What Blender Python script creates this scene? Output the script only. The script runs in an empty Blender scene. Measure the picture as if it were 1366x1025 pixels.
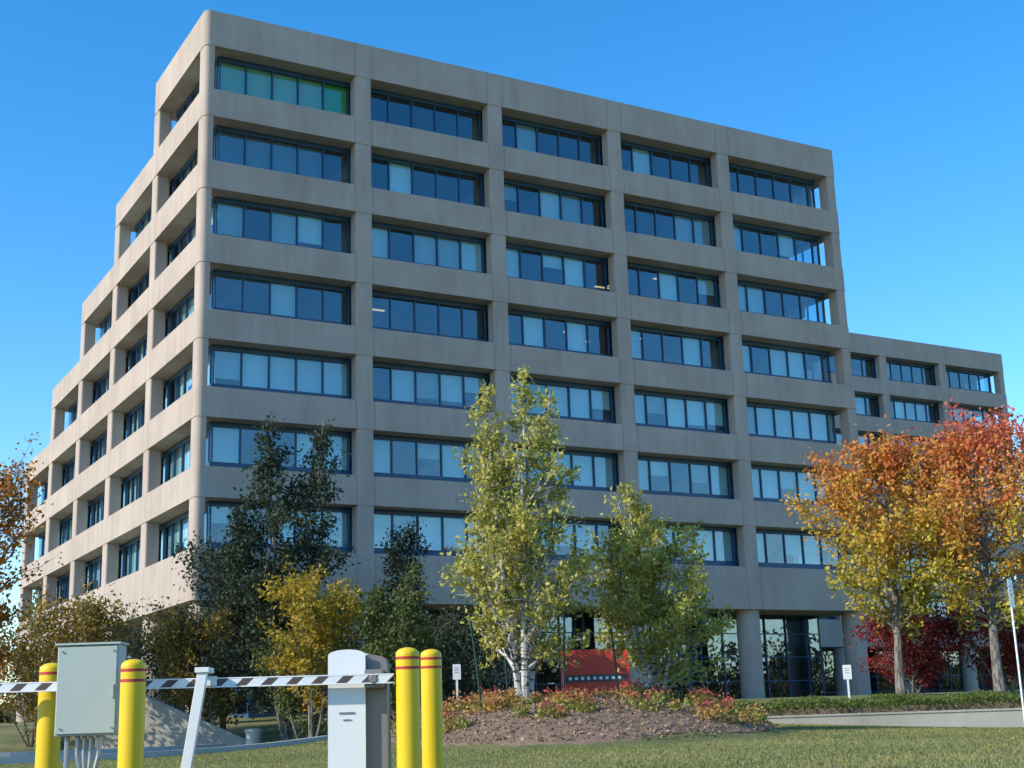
import bpy, math, numpy as np
from mathutils import Matrix, Vector
rng=np.random.default_rng(7)
scene=bpy.context.scene
COL=bpy.context.collection
# ------------------------------------------------------------ mesh builder
class MB:
    def __init__(s): s.V=[];s.F=[];s.C=[];s.n=0
    def add(s,V,F,mat=0,col=(1,1,1)):
        V=np.asarray(V,float).reshape(-1,3);F=np.asarray(F,int)
        if F.ndim==1:F=F[None]
        s.V.append(V);s.F.append((F+s.n,mat))
        c=np.asarray(col,float)
        if c.ndim==1:c=np.tile(c,(len(V),1))
        s.C.append(c);s.n+=len(V)
    def box(s,x0,x1,y0,y1,z0,z1,mat=0,col=(1,1,1)):
        V=[(x0,y0,z0),(x1,y0,z0),(x1,y1,z0),(x0,y1,z0),(x0,y0,z1),(x1,y0,z1),(x1,y1,z1),(x0,y1,z1)]
        F=[(0,3,2,1),(4,5,6,7),(0,1,5,4),(1,2,6,5),(2,3,7,6),(3,0,4,7)]
        s.add(V,F,mat,col)
    def prism(s,poly,z0,z1,mat=0,col=(1,1,1)):
        n=len(poly);P=np.array(poly,float)
        V=np.vstack([np.c_[P,np.full(n,z0)],np.c_[P,np.full(n,z1)]])
        m=s.n
        s.add(V,[(i,(i+1)%n,n+(i+1)%n,n+i) for i in range(n)],mat,col)
        s.F.append((np.array([list(range(n))[::-1]])+m,mat));s.F.append((np.array([list(range(n,2*n))])+m,mat))
    def tube(s,P,R,k=6,mat=0,col=(1,1,1)):
        P=np.asarray(P,float);n=len(P);R=np.broadcast_to(R,(n,))
        T=np.gradient(P,axis=0);T/=np.linalg.norm(T,axis=1)[:,None]+1e-9
        ref=np.array([0.31,0.95,0.05]) if abs(T[0,2])>.5 else np.array([0,0,1.])
        U=np.cross(T,ref);U/=np.linalg.norm(U,axis=1)[:,None]+1e-9
        W=np.cross(T,U);a=np.arange(k)*2*math.pi/k
        V=P[:,None]+R[:,None,None]*(np.cos(a)[None,:,None]*U[:,None]+np.sin(a)[None,:,None]*W[:,None])
        F=[(i*k+j,i*k+(j+1)%k,(i+1)*k+(j+1)%k,(i+1)*k+j) for i in range(n-1) for j in range(k)]
        m=s.n;s.add(V.reshape(-1,3),F,mat,col)
        s.F.append((np.array([[m+(n-1)*k+j for j in range(k)]]),mat));s.F.append((np.array([[m+j for j in range(k)][::-1]]),mat))
    def rev(s,cx,cy,prof,k=24,mat=0):
        a=np.arange(k)*2*math.pi/k
        for (r0,z0,m0),(r1,z1,_) in zip(prof[:-1],prof[1:]):
            V=np.vstack([np.c_[cx+r0*np.cos(a),cy+r0*np.sin(a),np.full(k,z0)],np.c_[cx+r1*np.cos(a),cy+r1*np.sin(a),np.full(k,z1)]])
            s.add(V,[(j,(j+1)%k,k+(j+1)%k,k+j) for j in range(k)],m0)
    def leaves(s,P,S,col,mat=0,up=.3,asp=.62):
        n=len(P);N=rng.normal(size=(n,3));N[:,2]+=up;N/=np.linalg.norm(N,axis=1)[:,None]
        A=rng.normal(size=(n,3));U=np.cross(N,A);U/=np.linalg.norm(U,axis=1)[:,None];W=np.cross(N,U)
        S=(S*rng.uniform(.6,1.3,n))[:,None]*.5
        V=np.stack([P-U*S,P+W*S*asp+N*S*.15,P+U*S,P-W*S*asp+N*S*.15],1).reshape(-1,3)
        F=np.arange(4*n).reshape(n,4)
        s.add(V,F,mat,np.repeat(col,4,0))
    def build(s,name,mats,parent=None,smooth=False):
        me=bpy.data.meshes.new(name);V=np.vstack(s.V);C=np.vstack(s.C)
        me.vertices.add(len(V));me.vertices.foreach_set('co',V.ravel())
        loops=np.concatenate([f.ravel() for f,_ in s.F]);sizes=np.concatenate([np.full(len(f),f.shape[1]) for f,_ in s.F])
        mi=np.concatenate([np.full(len(f),m) for f,m in s.F])
        me.loops.add(len(loops));me.loops.foreach_set('vertex_index',loops.astype(np.int32))
        me.polygons.add(len(sizes));st=np.concatenate([[0],np.cumsum(sizes)[:-1]])
        me.polygons.foreach_set('loop_start',st.astype(np.int32));me.polygons.foreach_set('material_index',mi.astype(np.int32))
        me.polygons.foreach_set('use_smooth',np.full(len(sizes),bool(smooth)))
        a=me.color_attributes.new('Col','FLOAT_COLOR','POINT');a.data.foreach_set('color',np.c_[C,np.ones(len(C))].ravel())
        for m in mats: me.materials.append(m)
        me.update(calc_edges=True);me.validate()
        o=bpy.data.objects.new(name,me);COL.objects.link(o)
        if parent: o.parent=parent
        return o
def empty(name,M=None):
    o=bpy.data.objects.new(name,None);COL.objects.link(o)
    if M is not None:o.matrix_world=M
    return o
# ------------------------------------------------------------ materials
def newmat(name):
    m=bpy.data.materials.new(name);m.use_nodes=True;nt=m.node_tree
    b=nt.nodes['Principled BSDF'];return m,nt,b
def N(nt,t,**k):
    n=nt.nodes.new(t)
    for a,v in k.items(): setattr(n,a,v)
    return n
def plain(name,col,rough=.5,metal=0,noise=.12,scale=6,bump=0):
    m,nt,b=newmat(name)
    tc=N(nt,'ShaderNodeTexCoord');no=N(nt,'ShaderNodeTexNoise');no.inputs['Scale'].default_value=scale;no.inputs['Detail'].default_value=6
    nt.links.new(tc.outputs['Object'],no.inputs['Vector'])
    mx=N(nt,'ShaderNodeMix',data_type='RGBA');mx.inputs[6].default_value=(*[c*(1-noise) for c in col],1);mx.inputs[7].default_value=(*[min(1,c*(1+noise)) for c in col],1)
    nt.links.new(no.outputs['Fac'],mx.inputs[0]);nt.links.new(mx.outputs[2],b.inputs['Base Color'])
    b.inputs['Roughness'].default_value=rough;b.inputs['Metallic'].default_value=metal
    if bump:
        bp=N(nt,'ShaderNodeBump');bp.inputs['Strength'].default_value=bump;bp.inputs['Distance'].default_value=.02
        nt.links.new(no.outputs['Fac'],bp.inputs['Height']);nt.links.new(bp.outputs[0],b.inputs['Normal'])
    return m
def concrete(name,c1,c2):
    m,nt,b=newmat(name);tc=N(nt,'ShaderNodeTexCoord')
    mp=N(nt,'ShaderNodeMapping');mp.inputs['Scale'].default_value=(1.6,1.6,.16)
    nt.links.new(tc.outputs['Object'],mp.inputs[0])
    n1=N(nt,'ShaderNodeTexNoise');n1.inputs['Scale'].default_value=1.0;n1.inputs['Detail'].default_value=8;n1.inputs['Roughness'].default_value=.65
    nt.links.new(mp.outputs[0],n1.inputs['Vector'])
    n2=N(nt,'ShaderNodeTexNoise');n2.inputs['Scale'].default_value=14;n2.inputs['Detail'].default_value=8;n2.inputs['Roughness'].default_value=.75
    nt.links.new(tc.outputs['Object'],n2.inputs['Vector'])
    n3=N(nt,'ShaderNodeTexNoise');n3.inputs['Scale'].default_value=.35;n3.inputs['Detail'].default_value=3
    nt.links.new(tc.outputs['Object'],n3.inputs['Vector'])
    a=N(nt,'ShaderNodeMath',operation='ADD');nt.links.new(n1.outputs[0],a.inputs[0]);nt.links.new(n2.outputs[0],a.inputs[1])
    a2=N(nt,'ShaderNodeMath',operation='ADD');nt.links.new(a.outputs[0],a2.inputs[0]);nt.links.new(n3.outputs[0],a2.inputs[1])
    mr=N(nt,'ShaderNodeMapRange');mr.inputs[1].default_value=1.05;mr.inputs[2].default_value=1.95;nt.links.new(a2.outputs[0],mr.inputs[0])
    mx=N(nt,'ShaderNodeMix',data_type='RGBA');mx.inputs[6].default_value=(*c1,1);mx.inputs[7].default_value=(*c2,1)
    nt.links.new(mr.outputs[0],mx.inputs[0]);nt.links.new(mx.outputs[2],b.inputs['Base Color'])
    b.inputs['Roughness'].default_value=.9;b.inputs['Specular IOR Level'].default_value=.2
    bp=N(nt,'ShaderNodeBump');bp.inputs['Strength'].default_value=.3;bp.inputs['Distance'].default_value=.015
    nt.links.new(n2.outputs[0],bp.inputs['Height']);nt.links.new(bp.outputs[0],b.inputs['Normal'])
    return m
def leafmat(name,tr=.35):
    m,nt,b=newmat(name);at=N(nt,'ShaderNodeAttribute',attribute_name='Col')
    b.inputs['Roughness'].default_value=.55;b.inputs['Specular IOR Level'].default_value=.3
    nt.links.new(at.outputs['Color'],b.inputs['Base Color'])
    t=N(nt,'ShaderNodeBsdfTranslucent');nt.links.new(at.outputs['Color'],t.inputs['Color'])
    mx=N(nt,'ShaderNodeMixShader');mx.inputs[0].default_value=tr
    nt.links.new(b.outputs[0],mx.inputs[1]);nt.links.new(t.outputs[0],mx.inputs[2])
    nt.links.new(mx.outputs[0],nt.nodes['Material Output'].inputs[0]);return m
def attrmat(name,rough=.7):
    m,nt,b=newmat(name);at=N(nt,'ShaderNodeAttribute',attribute_name='Col');nt.links.new(at.outputs['Color'],b.inputs['Base Color'])
    b.inputs['Roughness'].default_value=rough;return m
def glass(name,tint,base=.14,dist=.01,gcol=(.75,.9,1),sc=.7):
    m,nt,b=newmat(name);nt.nodes.remove(b)
    t=N(nt,'ShaderNodeBsdfTransparent');t.inputs[0].default_value=(*tint,1)
    g=N(nt,'ShaderNodeBsdfGlossy');g.inputs[0].default_value=(*gcol,1);g.inputs['Roughness'].default_value=.015
    lw=N(nt,'ShaderNodeLayerWeight');lw.inputs[0].default_value=.5
    pw=N(nt,'ShaderNodeMath',operation='POWER');pw.inputs[1].default_value=4;nt.links.new(lw.outputs['Facing'],pw.inputs[0])
    ad=N(nt,'ShaderNodeMath',operation='MULTIPLY_ADD');ad.use_clamp=True;ad.inputs[1].default_value=.8;ad.inputs[2].default_value=base;nt.links.new(pw.outputs[0],ad.inputs[0])
    mx=N(nt,'ShaderNodeMixShader');nt.links.new(ad.outputs[0],mx.inputs[0]);nt.links.new(t.outputs[0],mx.inputs[1]);nt.links.new(g.outputs[0],mx.inputs[2])
    nt.links.new(mx.outputs[0],nt.nodes['Material Output'].inputs[0])
    tc=N(nt,'ShaderNodeTexCoord');no=N(nt,'ShaderNodeTexNoise');no.inputs['Scale'].default_value=sc
    nt.links.new(tc.outputs['Object'],no.inputs['Vector'])
    bp=N(nt,'ShaderNodeBump');bp.inputs['Strength'].default_value=1;bp.inputs['Distance'].default_value=dist
    nt.links.new(no.outputs[0],bp.inputs['Height']);nt.links.new(bp.outputs[0],g.inputs['Normal']);return m
M_conc=concrete('precast_concrete',(.355,.28,.235),(.535,.435,.365))
M_joint=plain('joint_sealant',(.2,.16,.135),.9)
M_frame=plain('window_frame_blue',(.02,.075,.16),.4,0,.05)
M_glass=glass('window_glass',(.64,.85,.90),.19)
M_gglass=glass('lobby_glass',(.26,.33,.38),.22,.012,sc=.9)
M_blind=attrmat('window_blind')
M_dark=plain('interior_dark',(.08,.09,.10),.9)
M_ceil=plain('interior_ceiling',(.3,.3,.29),.9)
m,nt,b=newmat('ceiling_lamp');b.inputs['Emission Color'].default_value=(1,.62,.3,1);b.inputs['Emission Strength'].default_value=1.0;M_lamp=m
# ------------------------------------------------------------ building
Hs=3.9;WF=8.123;WL=8.531;Z7=7.584;ZR=35.347;SP=1.494;ZB=5.146;R0=.3
def rpoly(x0,x1,y0,y1,r,corners=(1,1,1,1)):
    P=[]
    for (cx,cy,a0,on,px,py) in [(x0+r,y0+r,180,corners[0],x0,y0),(x1-r,y0+r,270,corners[1],x1,y0),(x1-r,y1-r,0,corners[2],x1,y1),(x0+r,y1-r,90,corners[3],x0,y1)]:
        if on:
            for i in range(7):
                a=math.radians(a0+i*15);P.append((cx+r*math.cos(a),cy+r*math.sin(a)))
        else:P.append((px,py))
    return P
def building(name,M,seed,x0,x1,nback=5,step=True):
    rg=np.random.default_rng(seed);E=empty(name,M)
    conc=MB();fr=MB();gl=MB();bl=MB();inn=MB()
    ye=lambda n:(n+.14)*WL
    zs=lambda r:Z7+Hs*(7-r)
    for r in range(0,8):
        n=min(r+1,nback) if step else nback
        zt=ZR if r==0 else zs(r)
        zb=zs(1)+Hs-SP if r==0 else (zs(r)-SP if r<7 else ZB)
        conc.prism(rpoly(x0,x1,0,ye(n),R0),zb,zt,0)
        for k in range(1,5):
            for s in (-.062,.062):
                xx=(k+s)*WF;conc.box(xx-.012,xx+.012,-.003,.05,zb+.004,zt-.004,1)
        for j in range(1,n+1):
            for s in (.02,.14):
                yy=(j+s)*WL
                if yy<ye(n)-R0: conc.box(x0-.003,x0+.05,yy-.012,yy+.012,zb+.004,zt-.004,1)
    for r in range(1,8):
        n=min(r,nback) if step else nback
        z0=zs(r);z1=z0+Hs-SP;Y=ye(n)
        e=.03
        wl=.062*WF;wr=.1*WF
        conc.prism(rpoly(x0+e,x0+e+wl,e,e+.85,R0-.02,(1,0,0,0)),z0,z1)
        conc.prism(rpoly(x1-e-wr,x1-e,e,e+.8,R0-.02,(0,1,0,0)),z0,z1)
        for k in range(1,5): conc.prism(rpoly((k-.058)*WF,(k+.058)*WF,e,.78,.1),z0,z1)
        for j in range(1,n+1):
            a=(j+.02)*WL;b_=(j+.14)*WL
            if j==n: b_-=e
            conc.prism(rpoly(x0+e,x0+.78,a,b_,.1),z0,z1)
            conc.prism(rpoly(x1-.78,x1-e,a,b_,.1),z0,z1)
        for k in range(1,5): conc.prism(rpoly((k-.058)*WF,(k+.058)*WF,Y-.78,Y-e,.1),z0,z1)
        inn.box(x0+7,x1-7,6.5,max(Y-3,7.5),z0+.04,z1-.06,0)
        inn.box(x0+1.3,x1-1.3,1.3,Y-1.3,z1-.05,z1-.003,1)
        if step and r in (3,4):
            for _ in range(4):
                lx=rg.uniform(x0+6,x1-12);ly=rg.uniform(2.5,6)
                inn.box(lx,lx+1.1,ly,ly+.2,z1-.09,z1-.055,2)
        for k in range(1,5):
            if rg.random()<.7: inn.box((k*WF)-.06,(k*WF)+.06,1.35,6.4,z0+.04,z1-.06,3)
        D=1.0
        sides=[('f',x0+D,x1-D,lambda s0,s1,d0,d1:(s0,s1,d0,d1)),
               ('l',D,Y-D,lambda s0,s1,d0,d1:(x0+d0,x0+d1,s0,s1)),
               ('r',D,Y-D,lambda s0,s1,d0,d1:(x1-d1,x1-d0,s0,s1)),
               ('b',x0+D,x1-D,lambda s0,s1,d0,d1:(s0,s1,Y-d1,Y-d0))]
        for sd,a,b_,mp in sides:
            bay=WF if sd in 'fb' else WL
            e1=.12
            aa,bb=(a,b_) if sd in 'fb' else (a+e1+.002,b_-e1-.002)
            def bx(mb,s0,s1,d0,d1,za,zb2,mat=0,col=(1,1,1)): mb.box(*mp(s0,s1,d0,d1),za,zb2,mat,col)
            def pane(s0,s1):
                dd=D+.065+rg.uniform(-.006,.006,4)
                V=[]
                for (s,z),d in zip([(s0,z0+.4),(s1,z0+.4),(s1,z1-.24),(s0,z1-.24)],dd):
                    q=mp(s,s,d,d);V.append((q[0],q[2],z))
                gl.add(V,[(0,1,2),(0,2,3)])
            bx(fr,aa,bb,D,D+e1,z0,z0+.42);bx(fr,aa,bb,D,D+e1,z1-.25,z1)
            off=0 if sd in 'fb' else .08*WL
            nb=5 if sd in 'fb' else n
            for k in range(nb):
                pw=(bay-.116*bay)/5
                st=off+(k+.058)*bay
                ed=[st+i*pw for i in range(6)]
                if sd=='f':
                    pf={1:.08,2:.6,3:.72,4:.65,5:.92,6:.85,7:.8}[r]
                    if r==4 and k==1: pf=.05
                    if r==1 and k==0: pf=1.
                    if r==2 and k==0: pf=.9
                else: pf=.6
                dark_last=rg.random()<.6
                for i,s0 in enumerate(ed):
                    if a+.1<s0<b_-.1: bx(fr,s0-.033,s0+.033,D-.02,D+e1+.02,z0+.42,z1-.25)
                bt=rg.uniform(.85,1.12)
                for i in range(5):
                    g0=a+(.02 if sd in 'fb' else .08) if (i==0 and k==0) else (ed[0]-.058*bay if i==0 else ed[i])
                    g1=b_-(.02 if sd in 'fb' else .08) if (i==4 and k==nb-1) else (ed[5]+.058*bay if i==4 else ed[i+1])
                    pane(g0,g1)
                    s0=max(ed[i],a+.15);s1=min(ed[i+1],b_-.15)
                    if i==0 and k==0: s0=a+.15
                    if i==4 and k==nb-1: s1=b_-.15
                    special=(step and r==1 and k==0 and sd=='f')
                    if special or (rg.random()<pf and not(i==4 and dark_last and r<5)):
                        drop=1.0 if (special or rg.random()<.68) else rg.uniform(.35,.9)
                        zt=z1-.22;zb2=zt-(zt-z0-.38)*drop
                        t=rg.uniform(.64,.82)*bt
                        if rg.random()<.22:t*=.6
                        c=(t*.93,t,t*.95)
                        if special: c=(t*.6,t*.85,t*.42) if i<4 else (.10,.50,.06)  # bright yellow-green lit interior put into the blind colour; last pane green
                        if r==2 and k==0 and sd=='f': c=(t*.28,t*.32,t*.33)
                        bx(bl,s0+.03,s1-.03,D+.24,D+.26,zb2,zt,0,c)
        inn.box(x0+1.3,x1-1.3,1.3,Y-1.3,z0+.003,z0+.03,0)
    nn=nback
    for k in range(0,6):
        for jj in range(0,nn+1):
            if k not in(0,5) and jj not in (0,nn): continue
            cx=min(max(k*WF,x0+.8),x1-.8);cy=.85 if jj==0 else (jj+.08)*WL-.3
            a=np.arange(24)*2*math.pi/24
            conc.prism([(cx+.68*math.cos(t),cy+.68*math.sin(t)) for t in a],-3,ZB-.003)
    g0,g1,gy0,gy1=x0+4,x1-1.8,3.4,ye(nn)-4
    inn.box(g0+3,g1-3,gy0+3.5,gy1-3,-3,ZB-.01,0)
    z0,z1=.02,ZB-.01
    gl.add([(g0,gy0,z0),(g1,gy0,z0),(g1,gy0,z1),(g0,gy0,z1),(g0,gy1,z0),(g1,gy1,z0),(g1,gy1,z1),(g0,gy1,z1)],[(0,1,2,3),(1,5,6,2),(5,4,7,6),(4,0,3,7)],1)
    fr.box(g0-.06,g1+.06,gy0-.06,gy1+.06,-3,.015,0)
    for i in range(int((g1-g0)/1.62)+1):
        xx=g0+i*1.62;fr.box(xx-.035,xx+.035,gy0-.09,gy0-.004,.02,ZB-.01)
    for i in range(int((gy1-gy0)/1.62)+1):
        yy=gy0+i*1.62;fr.box(g0-.09,g0-.004,yy-.04,yy+.04,.02,ZB-.01);fr.box(g1+.004,g1+.09,yy-.04,yy+.04,.02,ZB-.01)
    for z in (1.2,2.6,4.0):
        fr.box(g0+.05,g1-.05,gy0-.07,gy0-.005,z-.03,z+.03);fr.box(g0-.07,g0-.005,gy0+.05,gy1-.05,z-.03,z+.03)
    conc.build('concrete_frame',[M_conc,M_joint],E);fr.build('window_frames',[M_frame],E)
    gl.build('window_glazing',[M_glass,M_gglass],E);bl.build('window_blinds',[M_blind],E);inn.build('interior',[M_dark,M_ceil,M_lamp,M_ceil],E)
    return E
PSI=.51747;C=Vector((-19.355,-63.442,-1.0753));EYE=1.3
MW=Matrix.Translation((0,0,EYE))@Matrix.Rotation(PSI,4,'Z')@Matrix.Translation(-C)
building('office_building',MW,3,-.08*WF,5.15*WF)
building('office_building',MW@Matrix.Translation((95.04-5.11*WF,33.3,0)),11,-.08*WF,5.11*WF,4,False)
# ------------------------------------------------------------ camera
F_=1846.94;PI_=.24355;RO=.03241
cd=bpy.data.cameras.new('camera');cam=bpy.data.objects.new('camera',cd);COL.objects.link(cam);scene.camera=cam
cd.sensor_width=36;cd.lens=F_*36/1366;cd.clip_end=6000;cd.clip_start=.1
r=Vector((1,0,0));ff=Vector((0,math.cos(PI_),math.sin(PI_)));uu=Vector((0,-math.sin(PI_),math.cos(PI_)))
cx=r*math.cos(RO)-uu*math.sin(RO);cy=r*math.sin(RO)+uu*math.cos(RO)
cam.matrix_world=Matrix(((cx.x,cy.x,-ff.x,0),(cx.y,cy.y,-ff.y,0),(cx.z,cy.z,-ff.z,EYE),(0,0,0,1)))
# ------------------------------------------------------------ terrain
def sstep(a,b,x): t=np.clip((x-a)/(b-a),0,1);return t*t*(3-2*t)
def ground(x,y):
    x=np.asarray(x,float);y=np.asarray(y,float)
    v=1.25-.5*sstep(5,17,x)
    far=2.375
    base=np.interp(y,[-60,0,11,20,30],[-1.2,0,.72,.74,.86])
    seg=.86+(v-.86)*np.clip((y-30)/15.5,0,1)
    right=np.where(y<=30,base,np.where(y<=45.5,seg,np.interp(y,[46,48,60,72],[1.33,1.4,2.05,far])))
    right=np.where((y>45.5)&(y<46),v+(1.33-v)*(y-45.5)/.5,right)
    left=np.interp(y,[-60,0,11,20,34,56,64,72],[-1.2,0,.72,.74,.88,.98,1.8,far])
    t=sstep(-9,-4,x);z=left*(1-t)+right*t
    q=((x-1.3)/5.3)**2+((y-36.2)/6.1)**2
    z=z+1.12*np.clip(1-q,0,1)**1.0*(1-.15*np.clip(1-q,0,1))
    return z
def grid(name,xs,ys,mat,dz=0,mask=None):
    X,Y=np.meshgrid(xs,ys);Z=ground(X,Y)+dz
    nx,ny=len(xs),len(ys);idx=np.arange(nx*ny).reshape(ny,nx)
    F=np.stack([idx[:-1,:-1],idx[:-1,1:],idx[1:,1:],idx[1:,:-1]],-1).reshape(-1,4)
    if mask is not None:
        cxs=X.ravel()[F].mean(1);cys=Y.ravel()[F].mean(1);F=F[mask(cxs,cys)]
    mb=MB();mb.add(np.c_[X.ravel(),Y.ravel(),Z.ravel()],F);return mb.build(name,[mat],smooth=True)
m,nt,b=newmat('lawn_ground');tc=N(nt,'ShaderNodeTexCoord')
n1=N(nt,'ShaderNodeTexNoise');n1.inputs['Scale'].default_value=.5;n1.inputs['Detail'].default_value=8;nt.links.new(tc.outputs['Object'],n1.inputs['Vector'])
n2=N(nt,'ShaderNodeTexNoise');n2.inputs['Scale'].default_value=30;n2.inputs['Detail'].default_value=8;nt.links.new(tc.outputs['Object'],n2.inputs['Vector'])
cr=N(nt,'ShaderNodeValToRGB');cr.color_ramp.elements[0].position=.35;cr.color_ramp.elements[0].color=(.11,.13,.03,1);cr.color_ramp.elements[1].position=.68;cr.color_ramp.elements[1].color=(.30,.25,.09,1)
nt.links.new(n1.outputs[0],cr.inputs[0])
mx=N(nt,'ShaderNodeMix',data_type='RGBA',blend_type='MULTIPLY');mx.inputs[0].default_value=.6
nt.links.new(cr.outputs[0],mx.inputs[6])
cr2=N(nt,'ShaderNodeValToRGB');cr2.color_ramp.elements[0].position=.3;cr2.color_ramp.elements[0].color=(.4,.4,.4,1);cr2.color_ramp.elements[1].position=.65;cr2.color_ramp.elements[1].color=(1.2,1.2,1.1,1)
nt.links.new(n2.outputs[0],cr2.inputs[0]);nt.links.new(cr2.outputs[0],mx.inputs[7]);nt.links.new(mx.outputs[2],b.inputs['Base Color']);b.inputs['Roughness'].default_value=.95
bp=N(nt,'ShaderNodeBump');bp.inputs['Distance'].default_value=.05;nt.links.new(n2.outputs[0],bp.inputs['Height']);nt.links.new(bp.outputs[0],b.inputs['Normal'])
M_lawn=m
M_mulch=plain('mulch',(.22,.14,.09),.95,0,.6,18,1.0)
M_asph=plain('asphalt',(.055,.055,.058),.9,0,.3,30,.4)
M_kerb=plain('kerb_concrete',(.48,.47,.43),.85,0,.15,8)
M_wall=concrete('wall_concrete',(.38,.33,.26),(.54,.49,.40))
xs=np.concatenate([[-3000,-1200,-500,-200,-100,-60],np.arange(-40,40.01,.5),[60,100,200,500,1200,3000]])
ys=np.concatenate([[-3000,-1000,-300,-100,-60,-30,-15],np.arange(-5,80.01,.5),[100,150,250,500,1200,3000]])
grid('ground',xs,ys,M_lawn)
na,nr=96,26;A=np.arange(na)*2*math.pi/na;mb=MB();edge=1+.035*np.sin(3*A+1)+.025*np.sin(7*A)
RR=np.linspace(0.001,.955,nr)
X=1.3+5.3*RR[:,None]*(edge*np.cos(A))[None];Y=36.2+6.1*RR[:,None]*(edge*np.sin(A))[None]
Zm=ground(X,Y)+.035+rng.normal(0,.012,X.shape);Zm[-1]-=.03
F=[(i*na+j,i*na+(j+1)%na,(i+1)*na+(j+1)%na,(i+1)*na+j) for i in range(nr-1) for j in range(na)]
mb.add(np.stack([X,Y,Zm],-1).reshape(-1,3),np.array(F)[:,::-1])
n=9000;ra=np.sqrt(rng.random(n))*.98;aa_=rng.uniform(0,6.28,n);px=1.3+5.2*ra*np.cos(aa_);py=36.2+6.0*ra*np.sin(aa_)
k=rng.random(n)[:,None];mb.leaves(np.c_[px,py,ground(px,py)+.05+.02*rng.random(n)],.10,np.array([[.10,.065,.04]])*(1-k)+np.array([[.46,.29,.17]])*k,1,up=1.2,asp=.45)
M_leaf=leafmat('leaves')
mb.build('mulch_bed',[M_mulch,attrmat('mulch_chips',.9)],smooth=False)
def inpoly(P):
    P=np.array(P)
    def f(x,y):
        c=np.zeros(len(x),bool);n=len(P)
        for i in range(n):
            x1,y1=P[i];x2,y2=P[(i+1)%n]
            if y1==y2: continue
            k=((y1>y)!=(y2>y))&(x<(x2-x1)*(y-y1)/(y2-y1)+x1);c^=k
        return c
    return f
near=[(-40,30),(-14,31),(-9.1,34),(-7,40),(-6.2,45)]
farE=[(-6.6,50),(-10.5,50),(-11,47),(-12.5,45),(-16,43),(-40,42)]
grid('parking_road',np.arange(-40,-5,.25),np.arange(29,51,.25),M_asph,.02,inpoly(near+farE))
gate=[(-5.2,-10),(-1.9,-10),(-1.9,14),(-3.2,20),(-7,25),(-12,30.5),(-18,30.9),(-12,24),(-7,18.5),(-5.2,13)]
grid('driveway',np.arange(-19,-1,.2),np.arange(-10,31.2,.2),M_asph,.02,inpoly(gate))
def ribbon(name,pts,w,h,mat):
    P=[]
    for a,b_ in zip(pts[:-1],pts[1:]):
        n=max(2,int(math.dist(a,b_)/.5))
        for i in range(n): P.append((a[0]+(b_[0]-a[0])*i/n,a[1]+(b_[1]-a[1])*i/n))
    P.append(pts[-1]);P=np.array(P,float)
    for _ in range(6): P[1:-1]=(P[:-2]+P[2:]+2*P[1:-1])/4
    T=np.gradient(P,axis=0);T/=np.linalg.norm(T,axis=1)[:,None];Nn=np.c_[-T[:,1],T[:,0]]
    z=ground(P[:,0],P[:,1]);L=P-Nn*w/2;R=P+Nn*w/2
    V=np.stack([np.c_[L,z-.3],np.c_[L,z+h],np.c_[R,z+h],np.c_[R,z-.3]],1).reshape(-1,3)
    n=len(P);F=[(i*4+a,(i+1)*4+a,(i+1)*4+a+1,i*4+a+1) for i in range(n-1) for a in range(3)]
    mb=MB();mb.add(V,F);mb.add(V[:4],[(0,1,2,3)]);mb.add(V[-4:],[(3,2,1,0)]);return mb.build(name,[mat])
ribbon('kerb',near,.18,.15,M_kerb);ribbon('kerb',[(-40,42),(-16,43),(-12.5,45),(-11,47),(-10.5,50)],.18,.15,M_kerb)
ribbon('kerb',[(-1.82,2),(-1.82,9.9)],.16,.14,M_kerb)
mb=MB();mb.box(6.3,24,45.42,45.98,.2,1.36);mb.box(6.28,24.02,45.39,46.02,1.36,1.42);mb.build('retaining_wall',[M_wall])
mb=MB()
V=[(-16.5,55,.5),(-10.3,55,.5),(-10.3,55,1.02),(-14.9,55,3.1),(-16.5,55,3.1)];V2=[(a,b_+.35,c) for a,b_,c in V]
mb.add(V+V2,[(0,1,2,3)]);mb.add(V+V2,[(5,8,7,6),(0,5,6,1),(1,6,7,2),(2,7,8,3),(3,8,9,4),(4,9,5,0)]);mb.add(V,[(0,3,4)]);mb.add(V2,[(0,4,3)]);mb.build('ramp_wall',[M_wall])
# ------------------------------------------------------------ vegetation
def bark(name,c1,c2,sc,thr):
    m,nt,b=newmat(name);tc=N(nt,'ShaderNodeTexCoord');mp=N(nt,'ShaderNodeMapping');mp.inputs['Scale'].default_value=sc
    no=N(nt,'ShaderNodeTexNoise');no.inputs['Scale'].default_value=1;no.inputs['Detail'].default_value=6
    nt.links.new(tc.outputs['Object'],mp.inputs[0]);nt.links.new(mp.outputs[0],no.inputs[0])
    cr=N(nt,'ShaderNodeValToRGB');cr.color_ramp.elements[0].position=thr;cr.color_ramp.elements[0].color=(*c1,1);cr.color_ramp.elements[1].position=thr+.1;cr.color_ramp.elements[1].color=(*c2,1)
    nt.links.new(no.outputs[0],cr.inputs[0]);nt.links.new(cr.outputs[0],b.inputs['Base Color']);b.inputs['Roughness'].default_value=.85;return m
M_birch=bark('birch_bark',(.07,.06,.05),(.55,.50,.44),(5,5,16),.4)
M_bark=bark('grey_bark',(.1,.085,.07),(.24,.21,.18),(14,14,3),.45)
def ramp(cols,t):
    cols=np.array(cols);t=np.clip(t,0,.9999)*(len(cols)-1);i=t.astype(int);f=(t-i)[:,None];return cols[i]*(1-f)+cols[np.minimum(i+1,len(cols)-1)]*f
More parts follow.
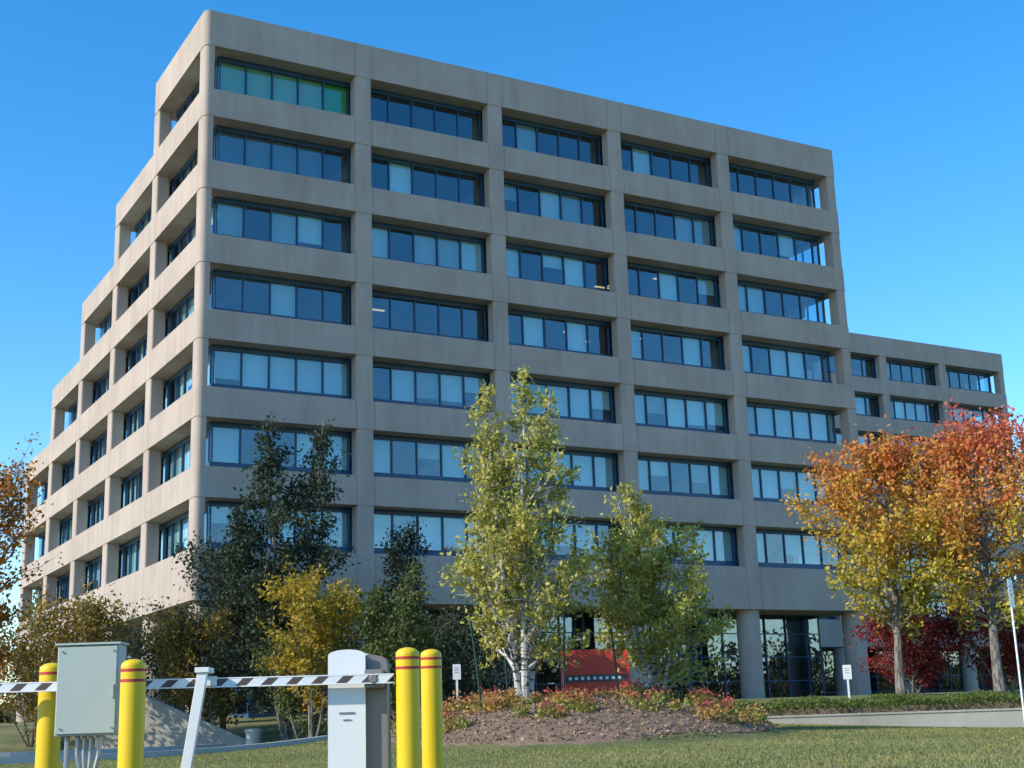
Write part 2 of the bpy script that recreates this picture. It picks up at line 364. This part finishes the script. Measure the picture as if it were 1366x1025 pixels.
def tree(name,x,y,H,R,cb,stems,nbr,nleaf,ls,colf,barkm,tr,seed,prof='egg',up=(35,60),spread=.25,sig=.12,z=None,tall=None):
    rg=np.random.default_rng(seed);z=float(ground(x,y))-.05 if z is None else z
    mb=MB();segs=[]
    for s in range(stems):
        az=rg.uniform(0,6.28)+s*6.28/stems;lean=spread*R*(rg.uniform(.5,1.2) if stems>1 else .15)
        hh=H*(1 if s==0 else rg.uniform(.72,.97))
        if tall and s<len(tall): dx,hh=tall[s][0],tall[s][1];tx,ty=dx,rg.uniform(-.3,.3)
        else: tx,ty=math.cos(az)*lean,math.sin(az)*lean
        n=10;t=np.linspace(0,1,n);wob=np.cumsum(rg.normal(0,.012*H/2,(n,2)),0)*.5;wob-=wob[0]
        bx,by=(math.cos(az)*.12,math.sin(az)*.12) if stems>1 else (0,0)
        P=np.c_[x+bx+tx*t**.9+wob[:,0],y+by+ty*t**.9+wob[:,1],z+hh*t]
        rr=tr*(1-t*.93)*(hh/H);rr[0]*=1.25
        mb.tube(P,rr,8,0)
        nb=int(nbr/stems)
        for i in range(nb):
            u=(i+rg.random())/nb;tt=cb+(.97-cb)*u
            base=np.array([np.interp(tt,t,P[:,c]) for c in range(3)])
            if prof=='egg': pr=(1-u)**.8*min(1,u/.15+.6)+.08
            elif prof=='round': pr=max(.15,math.sin(math.pi*(.12+.83*u)))**.7
            else: pr=.25+.9*(1-u)
            L=R*pr*rg.uniform(.55,1.12)*(1.0 if stems==1 else .85)
            a=i*2.399+rg.uniform(-.5,.5);el=math.radians(rg.uniform(*up)+18*u)
            d=np.array([math.cos(a)*math.cos(el),math.sin(a)*math.cos(el),math.sin(el)])
            if prof!='egg': L=min(L/max(.5,math.cos(el)),(H*1.02-(base[2]-z))/max(.2,d[2]))
            L=max(L,.3)
            m_=6;q=np.linspace(0,1,m_);bend=np.cumsum(rg.normal(0,.04,(m_,3)),0);bend-=bend[0]
            B=base+d*L*q[:,None]+bend*L+np.array([0,0,-.12*L])*(q[:,None]**2)
            r0=max(.008,float(np.interp(tt,t,rr))*.5);mb.tube(B,r0*(1-q*.85)+.003,5,0)
            br=rg.random()
            segs.append((B[2],B[-1],br,1.5))
            for k in range(6):
                s0=rg.uniform(.25,1.0);b0=np.array([np.interp(s0,q,B[:,c]) for c in range(3)])
                dd=d+rg.normal(0,.55,3);dd/=np.linalg.norm(dd);l2=L*rg.uniform(.18,.42)+.1
                e=b0+dd*l2;mid=(b0+e)/2+rg.normal(0,.03*l2,3)
                mb.tube([b0,mid,e],[r0*.3+.003,r0*.2+.003,.003],3,0);segs.append((b0,e,br+rg.uniform(-.2,.2),1.0))
    w=np.array([np.linalg.norm(s[1]-s[0])*s[3]*rg.uniform(.25,1.6) for s in segs]);w/=w.sum()
    idx=rg.choice(len(segs),nleaf,p=w);A=np.array([s[0] for s in segs]);B=np.array([s[1] for s in segs]);bb=np.array([s[2] for s in segs])
    t=rg.random(nleaf)**.8;P=A[idx]+(B[idx]-A[idx])*t[:,None]+rg.normal(0,sig,(nleaf,3))
    k=P[:,2]>z+.1;P=P[k];idx=idx[k]
    col=colf(P,(P[:,2]-z)/H,bb[idx],rg,x)
    mb.leaves(P,ls,np.clip(col,0.005,1),1);return mb.build(name,[barkm,M_leaf])
def mk(cols,hk=0,bk=.5,nk=.4,dk=.35,c0=0.,xk=0):
    def f(P,h,b,rg,x0):
        t=c0+hk*h+bk*b+nk*rg.random(len(P))+xk*(P[:,0]-x0);c=ramp(cols,t);return c*(1-dk*rg.random(len(P)))[:,None]
    return f
c_birch=mk([(.20,.22,.04),(.42,.40,.07),(.58,.51,.11),(.66,.56,.13)],dk=.25,c0=.05)
c_green=mk([(.025,.04,.02),(.045,.07,.035),(.08,.10,.05),(.13,.15,.06)])
c_mgreen=mk([(.07,.10,.03),(.14,.17,.04),(.27,.27,.06)])
c_yel=mk([(.16,.18,.03),(.56,.38,.03),(.72,.47,.04)])
c_or=mk([(.11,.12,.03),(.28,.22,.04),(.48,.27,.04),(.34,.31,.06)])
c_maple=mk([(.26,.30,.04),(.58,.50,.06),(.72,.43,.06),(.76,.28,.07),(.68,.18,.09)],hk=.8,bk=.3,nk=.3,c0=-.38,dk=.25)
c_maple2=mk([(.28,.30,.04),(.60,.50,.06),(.74,.42,.07),(.76,.25,.09),(.70,.14,.11)],hk=.85,bk=.3,nk=.3,c0=-.32,xk=.05,dk=.25)
c_red=mk([(.12,.012,.02),(.30,.03,.03),(.46,.07,.045)])
tree('birch_tree',.04,35,8.35,3.15,.08,4,100,11500,.145,c_birch,M_birch,.10,21,spread=.36,up=(28,62),sig=.11)
tree('birch_tree',3.5,37,5.8,2.9,.08,4,92,10500,.145,c_birch,M_birch,.07,22,spread=.36,up=(24,60),sig=.11)
tree('green_tree',-9.3,56.5,13.2,3.5,.12,3,130,24000,.18,c_green,M_bark,.17,23,spread=.5,up=(25,55),sig=.2,tall=[(-.9,13.2),(1.4,13.0),(-2.0,9.5)])
tree('yellow_tree',-7.4,50,5.7,2.0,.15,3,50,7500,.16,c_yel,M_bark,.06,24,prof='round',spread=.5,sig=.13)
tree('green_shrub_tree',-4.0,47,5.4,1.9,.08,4,70,9500,.14,c_mgreen,M_bark,.06,25,spread=.5,sig=.12)
tree('orange_shrub',-13.0,57.5,4.8,2.4,.08,5,60,7500,.16,c_or,M_bark,.05,26,prof='round',spread=.6,sig=.2)
tree('dark_green_tree',-12.4,59,7.6,2.3,.1,3,60,7000,.17,c_green,M_bark,.09,27,prof='round',spread=.5,sig=.2)
tree('orange_shrub',-17.0,52,5.3,2.3,.08,5,60,8000,.16,c_or,M_bark,.06,28,prof='round',spread=.6,sig=.2)
tree('orange_tree',-21.5,54,10.8,2.9,.15,1,60,12000,.19,mk([(.30,.14,.02),(.64,.26,.03),(.68,.20,.03)]),M_bark,.16,29,prof='round',sig=.2)
tree('maple_tree',16.0,60,10.4,3.4,.24,1,74,13500,.22,c_maple,M_bark,.2,30,prof='round',up=(15,50),sig=.24)
tree('maple_tree',19.5,58,10.9,3.5,.24,1,74,14000,.22,c_maple2,M_bark,.22,31,prof='round',up=(15,50),sig=.24)
tree('japanese_maple',17.6,64,3.5,2.6,.1,4,60,9000,.15,c_red,M_bark,.07,32,prof='round',up=(20,45),spread=.7,sig=.18)
tree('japanese_maple',21.5,63,3.8,2.8,.1,4,60,9000,.15,c_red,M_bark,.07,33,prof='round',up=(20,45),spread=.7,sig=.18)
for i,(x,y,h,rr,cf) in enumerate([(-5.5,54,4.2,2.0,c_green),(-2.2,52,3.6,1.9,c_green),(-8.2,53,3.4,1.8,c_mgreen),(-1,57,4.2,2.2,c_green),(-15.5,60,4.5,2.2,c_green),(-20,58,4,2.4,c_or)]):
    tree('shrub',x,y,h,rr,.06,5,45,4500,.16,cf,M_bark,.04,50+i,prof='round',spread=.7,sig=.2)
tree('pine_tree',-4.6,56,7.6,1.7,.05,1,90,9000,.15,mk([(.012,.025,.014),(.03,.05,.028)]),M_bark,.12,61,prof='cone',up=(0,20),sig=.15)
mb=MB();n=26000;P=np.c_[rng.uniform(6.9,26,n),rng.uniform(47.6,49.6,n),rng.random(n)]
top=.5+.07*np.sin(P[:,0]*2.1)+.05*np.sin(P[:,0]*5.3+P[:,1]);P[:,2]=ground(P[:,0],P[:,1])+top*np.sqrt(P[:,2])
k=rng.random(n)[:,None];mb.leaves(P,.09,np.array([[.07,.12,.02]])*(1-k)+np.array([[.22,.25,.06]])*k,0)
mb.box(7.1,25.8,47.8,49.4,1.2,1.62,1);mb.build('hedge',[M_leaf,M_mulch])
mb=MB()
for i in range(150):
    for _ in range(30):
        x=rng.uniform(-3.6,6.2);y=rng.uniform(30.8,40.5);q=((x-1.3)/5)**2+((y-36.2)/5.8)**2
        if (.1<q<.5) or (q<.9 and abs(x-1.3)>2.6): break
    s=rng.uniform(.24,.46);z=float(ground(x,y));n=130
    D=rng.normal(size=(n,3));D/=np.linalg.norm(D,axis=1)[:,None];D[:,2]=abs(D[:,2]);rad=rng.uniform(.4,1,n)[:,None]
    P=np.array([x,y,z])+D*rad*np.array([s,s,s*1.3]);hh=(P[:,2]-z)/(s*1.3)
    red=np.array([[.50,.10,.08]]) if rng.random()<.5 else np.array([[.56,.26,.11]]);grn=np.array([[.34,.34,.07]]) if rng.random()<.6 else np.array([[.5,.32,.09]])
    t=np.clip((hh-.45)*3,0,1)[:,None];c=(grn*(1-t)+red*t)*rng.uniform(.6,1.2,(n,1));mb.leaves(P,.1,c,0)
mb.build('sedum_plants',[M_leaf])
def lawn_ok(x,y):
    q=((x-1.3)/5.3)**2+((y-36.2)/6.1)**2
    return (q>.97)&(~inpoly(near+farE)(x,y))&(~inpoly(gate)(x,y))&(y<45.3)
n=140000;y=14+31.5*rng.random(n)**.8;x=(rng.random(n)-.5)*y*.84+.3;k=lawn_ok(x,y);x,y=x[k],y[k];n=len(x);z=ground(x,y)
h=rng.uniform(.025,.055,n);a=rng.uniform(0,6.28,n);w=.010
B=np.c_[x,y,z-.005];dv=np.c_[np.cos(a)*w,np.sin(a)*w,np.zeros(n)];tp=B+np.c_[rng.normal(0,.02,n),rng.normal(0,.02,n),h]
V=np.stack([B-dv,B+dv,tp],1).reshape(-1,3);t=(rng.random(n)*.6+.4*(np.sin(x*.9)*np.sin(y*.6)*.5+.5))[:,None]
c=np.array([[.17,.21,.045]])*(1-t)+np.array([[.44,.37,.13]])*t
mb=MB();mb.add(V,np.arange(3*n).reshape(n,3),0,np.repeat(c,3,0));mb.build('grass',[M_leaf])
n=1800;y=rng.uniform(17,45,n);x=rng.uniform(-.4,.4,n)*y;k=lawn_ok(x,y);x,y=x[k],y[k];n=len(x)
mb=MB();mb.leaves(np.c_[x,y,ground(x,y)+.04],.06,ramp([(.4,.17,.04),(.5,.36,.08),(.28,.14,.05)],rng.random(n)),0,up=3);mb.build('fallen_leaves',[M_leaf])
mb=MB();n=30000;a=rng.uniform(0,6.283,n);rr=rng.uniform(215,290,n);cl=(np.sin(a*23)+np.sin(a*51+1)+np.sin(a*97))*2.2
back=.5-.5*np.sin(a)  # unseen trees behind the camera, made taller to darken lobby glass reflections
P=np.c_[rr*np.cos(a),rr*np.sin(a),1+(9+9*back+cl)*rng.random(n)**.8];k=rng.random(n)
mb.leaves(P,4.6,ramp([(.03,.045,.018),(.06,.07,.028),(.2,.12,.03)],k),0);mb.build('distant_trees',[M_leaf])
# ------------------------------------------------------------ street furniture
M_yel=plain('yellow_plastic',(.82,.53,.008),.4,0,.05,3);M_redt=plain('red_tape',(.45,.03,.02),.5)
M_white=plain('white_paint',(.80,.79,.76),.4,0,.05,4);M_grey=plain('grey_metal',(.22,.205,.19),.45,.1)
M_box=plain('box_grey_green',(.42,.47,.41),.45,0,.05,5);M_blk=plain('stripe_brown',(.09,.06,.05),.5);M_steel=plain('galvanised_steel',(.42,.42,.42),.4,.8)
def bollard(x,y,zt,r=.0925):
    z=float(ground(x,y));mb=MB();p=[(r*1.02,z-.2,0),(r,z+.02,0)]
    for zz_ in (zt-.17,zt-.095): p+=[(r,zz_,0),(r+.002,zz_,1),(r+.002,zz_+.022,1),(r,zz_+.022,0)]
    for i in range(0,8):
        a=i/7*math.pi/2;p.append((max(.001,r*math.cos(a)),zt-.05+.05*math.sin(a),0))
    mb.rev(x,y,p,48);mb.build('yellow_bollard',[M_yel,M_redt])
bollard(-.884,11.0,1.94);bollard(-.79,12.4,2.0);bollard(-2.886,10.5,1.89);bollard(-3.73,11.2,1.92)
def bev(o,w=.01,seg=3):
    b_=o.modifiers.new('bevel','BEVEL');b_.width=w;b_.segments=seg;b_.limit_method='ANGLE';b_.angle_limit=math.radians(40);return o
E=empty('utility_box')
mb=MB();mb.box(-3.53,-3.06,10.72,10.92,1.345,2.02);bev(mb.build('cabinet',[M_box],E),.008)
mb=MB();mb.box(-3.52,-3.07,10.70,10.722,1.36,2.005);bev(mb.build('door',[M_box],E),.006)
mb=MB();mb.box(-3.545,-3.045,10.69,10.93,2.02,2.035);mb.box(-3.1,-3.085,10.685,10.70,1.62,1.72);mb.build('hood_and_latch',[M_box],E)
mb=MB()
for a,c in ((-3.49,1.40),(-3.1,1.40),(-3.49,1.97),(-3.1,1.97)): mb.rev(a,10.69,[(.001,c,0),(.008,c,0),(.008,c+.008,0),(.001,c+.008,0)],8)
mb.build('screws',[M_steel],E)
mb=MB()
for xx in (-3.38,-3.33,-3.28,-3.22):
    mb.tube([(xx,10.82,1.35),(xx,10.82,1.2),(xx*.6-3.3*.4,10.82,1.05),(xx*.6-3.3*.4,10.82,.5)],.018,10)
mb.tube([(-3.46,10.82,1.36),(-3.46,10.82,.5)],.02,8)
mb.build('conduits',[M_steel],E)
E=empty('barrier_gate')
def xprism(mb,pr,y0,y1,mat=0):
    n=len(pr);V=[(a,y0,c) for a,c in pr]+[(a,y1,c) for a,c in pr];m=mb.n
    mb.add(V,[(i,(i+1)%n,n+(i+1)%n,n+i) for i in range(n)],mat);mb.F.append((np.array([list(range(n))])+m,mat));mb.F.append((np.array([list(range(n,2*n))[::-1]])+m,mat))
top=[(-1.37-.135*math.cos(t),1.895+.035*math.sin(t)) for t in np.linspace(0,math.pi,14)]
mb=MB();xprism(mb,[(-1.505,.6)]+top+[(-1.235,.6)],11.08,11.44);bev(mb.build('cabinet',[M_white],E),.012)
mb=MB();xprism(mb,[(-1.226,.6),(-1.226,1.885),(-1.2,1.895),(-1.1,1.875),(-1.07,1.84),(-1.07,.6)],11.14,11.42);bev(mb.build('motor_housing',[M_grey],E),.01)
mb=MB();mb.box(-1.225,-1.08,11.005,11.135,1.64,1.78);mb.tube([(-1.15,10.95,1.705),(-1.15,11.02,1.705)],.035,14);bev(mb.build('arm_bracket',[M_grey],E),.01)
mb=MB();mb.box(-1.43,-1.31,11.072,11.079,1.45,1.462);mb.box(-1.40,-1.34,11.072,11.079,1.40,1.408);mb.build('label',[M_grey],E)
mb=MB();L=-4.7;x=-1.02;i=0;zc=lambda x:1.705-.008*(x+1.04);sh=.03
while x>L:
    w=(.11,.085)[i%2];x2=x-w
    V=[(x-sh,10.96,zc(x)-.028),(x2-sh,10.96,zc(x)-.028),(x2+sh,10.96,zc(x)+.028),(x+sh,10.96,zc(x)+.028)];V2=[(a,11.0,c) for a,_,c in V]
    mb.add(V+V2,[(0,1,2,3),(4,7,6,5),(0,4,5,1),(3,2,6,7)],i%2);x=x2;i+=1
for s in (-1,1):
    V=[(-.99,10.958,1.705+s*.028),(L,10.958,zc(L)+s*.028),(L,10.958,zc(L)+s*.037),(-.99,10.958,1.705+s*.037)];V2=[(a,11.002,c) for a,_,c in V]
    mb.add(V+V2,[(0,1,2,3),(4,7,6,5),(0,4,5,1),(3,2,6,7)],0)
mb.build('arm',[M_white,M_blk],E)
mb=MB()
def slab(mb,p0,p1,w,d,mat=0):
    V=[]
    for p in (p0,p1): V+= [(p[0]-w/2,p[1]-d/2,p[2]),(p[0]+w/2,p[1]-d/2,p[2]),(p[0]+w/2,p[1]+d/2,p[2]),(p[0]-w/2,p[1]+d/2,p[2])]
    mb.add(V,[(3,2,1,0),(4,5,6,7),(0,1,5,4),(1,2,6,5),(2,3,7,6),(3,0,4,7)],mat)
slab(mb,(-2.64,10.88,.6),(-2.455,10.88,1.79),.078,.05);mb.box(-2.51,-2.40,10.84,11.03,1.79,1.83);mb.box(-2.455,-2.36,10.948,10.956,1.69,1.765);bev(mb.build('arm_rest_post',[M_white],E),.004)
def sign(x,y,zt,w,h,ang,name='small_sign',pw=.03,pm=None):
    z=float(ground(x,y));E=empty(name,Matrix.Translation((x,y,z))@Matrix.Rotation(ang,4,'Z'));H=zt-z
    mb=MB();mb.box(-pw,pw,0,.03,-.3,H-.02);mb.build('post',[pm or M_steel],E)
    mb=MB();mb.prism([(a,c) for a,c in rpoly(-w/2,w/2,0,h,.03)],0,.006)
    o=mb.build('plate',[M_white],E);o.matrix_local=Matrix.Translation((0,-.004,H-h))@Matrix.Rotation(math.pi/2,4,'X')
    mb=MB()
    for i,zz_ in enumerate((.75,.6,.45)): mb.box(-w*.28,w*.28*(1-.3*(i%2)),-.016,-.0125,H-h+zz_*h-.008,H-h+zz_*h+.008)
    mb.build('lettering',[M_grey],E)
sign(-1.92,42,3.2,.24,.45,.1,pm=M_white);sign(11.5,50,3.1,.3,.5,-.1,pm=M_white,pw=.035);sign(10.55,30,4.07,.4,.6,1.0,'road_sign',.035,M_white)
E=empty('red_sign_wall',Matrix.Translation((1.7,60,1.9)))
M_red=plain('red_panel',(.72,.05,.02),.45,0,.08,2)
mb=MB();mb.box(0,2.9,0,.5,0,2.55);bev(mb.build('panel',[M_red],E),.03)
mb=MB();mb.box(.15,2.75,-.02,-.003,1.2,1.5);mb.build('band',[M_blk],E)
mb=MB()
for i in range(9): mb.box(.3+i*.26,.3+i*.26+.13,-.03,-.022,1.29,1.41)
mb.build('lettering',[M_white],E)
M_stk=plain('stake_green',(.02,.06,.04),.6)
for (x0,y0,h,dx) in [(-.95,34.2,2.2,-.25),(1.0,34.3,2.2,.1),(-.35,36.8,2.1,-.1),(4.2,35.8,1.8,.2),(2.5,36.3,1.8,-.15)]:
    z=float(ground(x0,y0));mb=MB();mb.tube([(x0,y0,z-.3),(x0+dx*.5,y0,z+h*.5),(x0+dx,y0,z+h)],.028,4);mb.build('tree_stake',[M_stk])
z=float(ground(-10.2,53.9));mb=MB();mb.rev(-10.2,53.9,[(.26,z,0),(.3,z+.5,0),(.33,z+.5,0),(.33,z+.56,0),(.26,z+.62,1),(.02,z+.64,1)],20);mb.build('trash_can',[M_kerb,M_grey])
# ------------------------------------------------------------ light
az=math.radians(-117);el=math.radians(30)
sd=Vector((math.sin(az)*math.cos(el),math.cos(az)*math.cos(el),math.sin(el)))
sl=bpy.data.lights.new('sun','SUN');sl.energy=5;sl.angle=math.radians(.5);sl.color=(1,.95,.82);so=bpy.data.objects.new('sun',sl);COL.objects.link(so)
so.rotation_euler=sd.to_track_quat('Z','Y').to_euler();so.location=(-30,-10,40)
w=bpy.data.worlds.new('World');scene.world=w;w.use_nodes=True;nt=w.node_tree;bg=nt.nodes['Background']
sk=nt.nodes.new('ShaderNodeTexSky');sk.sky_type='NISHITA';sk.sun_disc=False;sk.sun_elevation=el;sk.sun_rotation=az%(2*math.pi);sk.ozone_density=2.5;sk.dust_density=.2;sk.air_density=1.0
hs=nt.nodes.new('ShaderNodeHueSaturation');hs.inputs['Saturation'].default_value=1.38;hs.inputs['Value'].default_value=1.85;hs.inputs['Hue'].default_value=.5
nt.links.new(sk.outputs[0],hs.inputs['Color']);nt.links.new(hs.outputs[0],bg.inputs[0]);bg.inputs[1].default_value=.15
scene.view_settings.view_transform='Standard';scene.view_settings.look='None';scene.view_settings.exposure=0
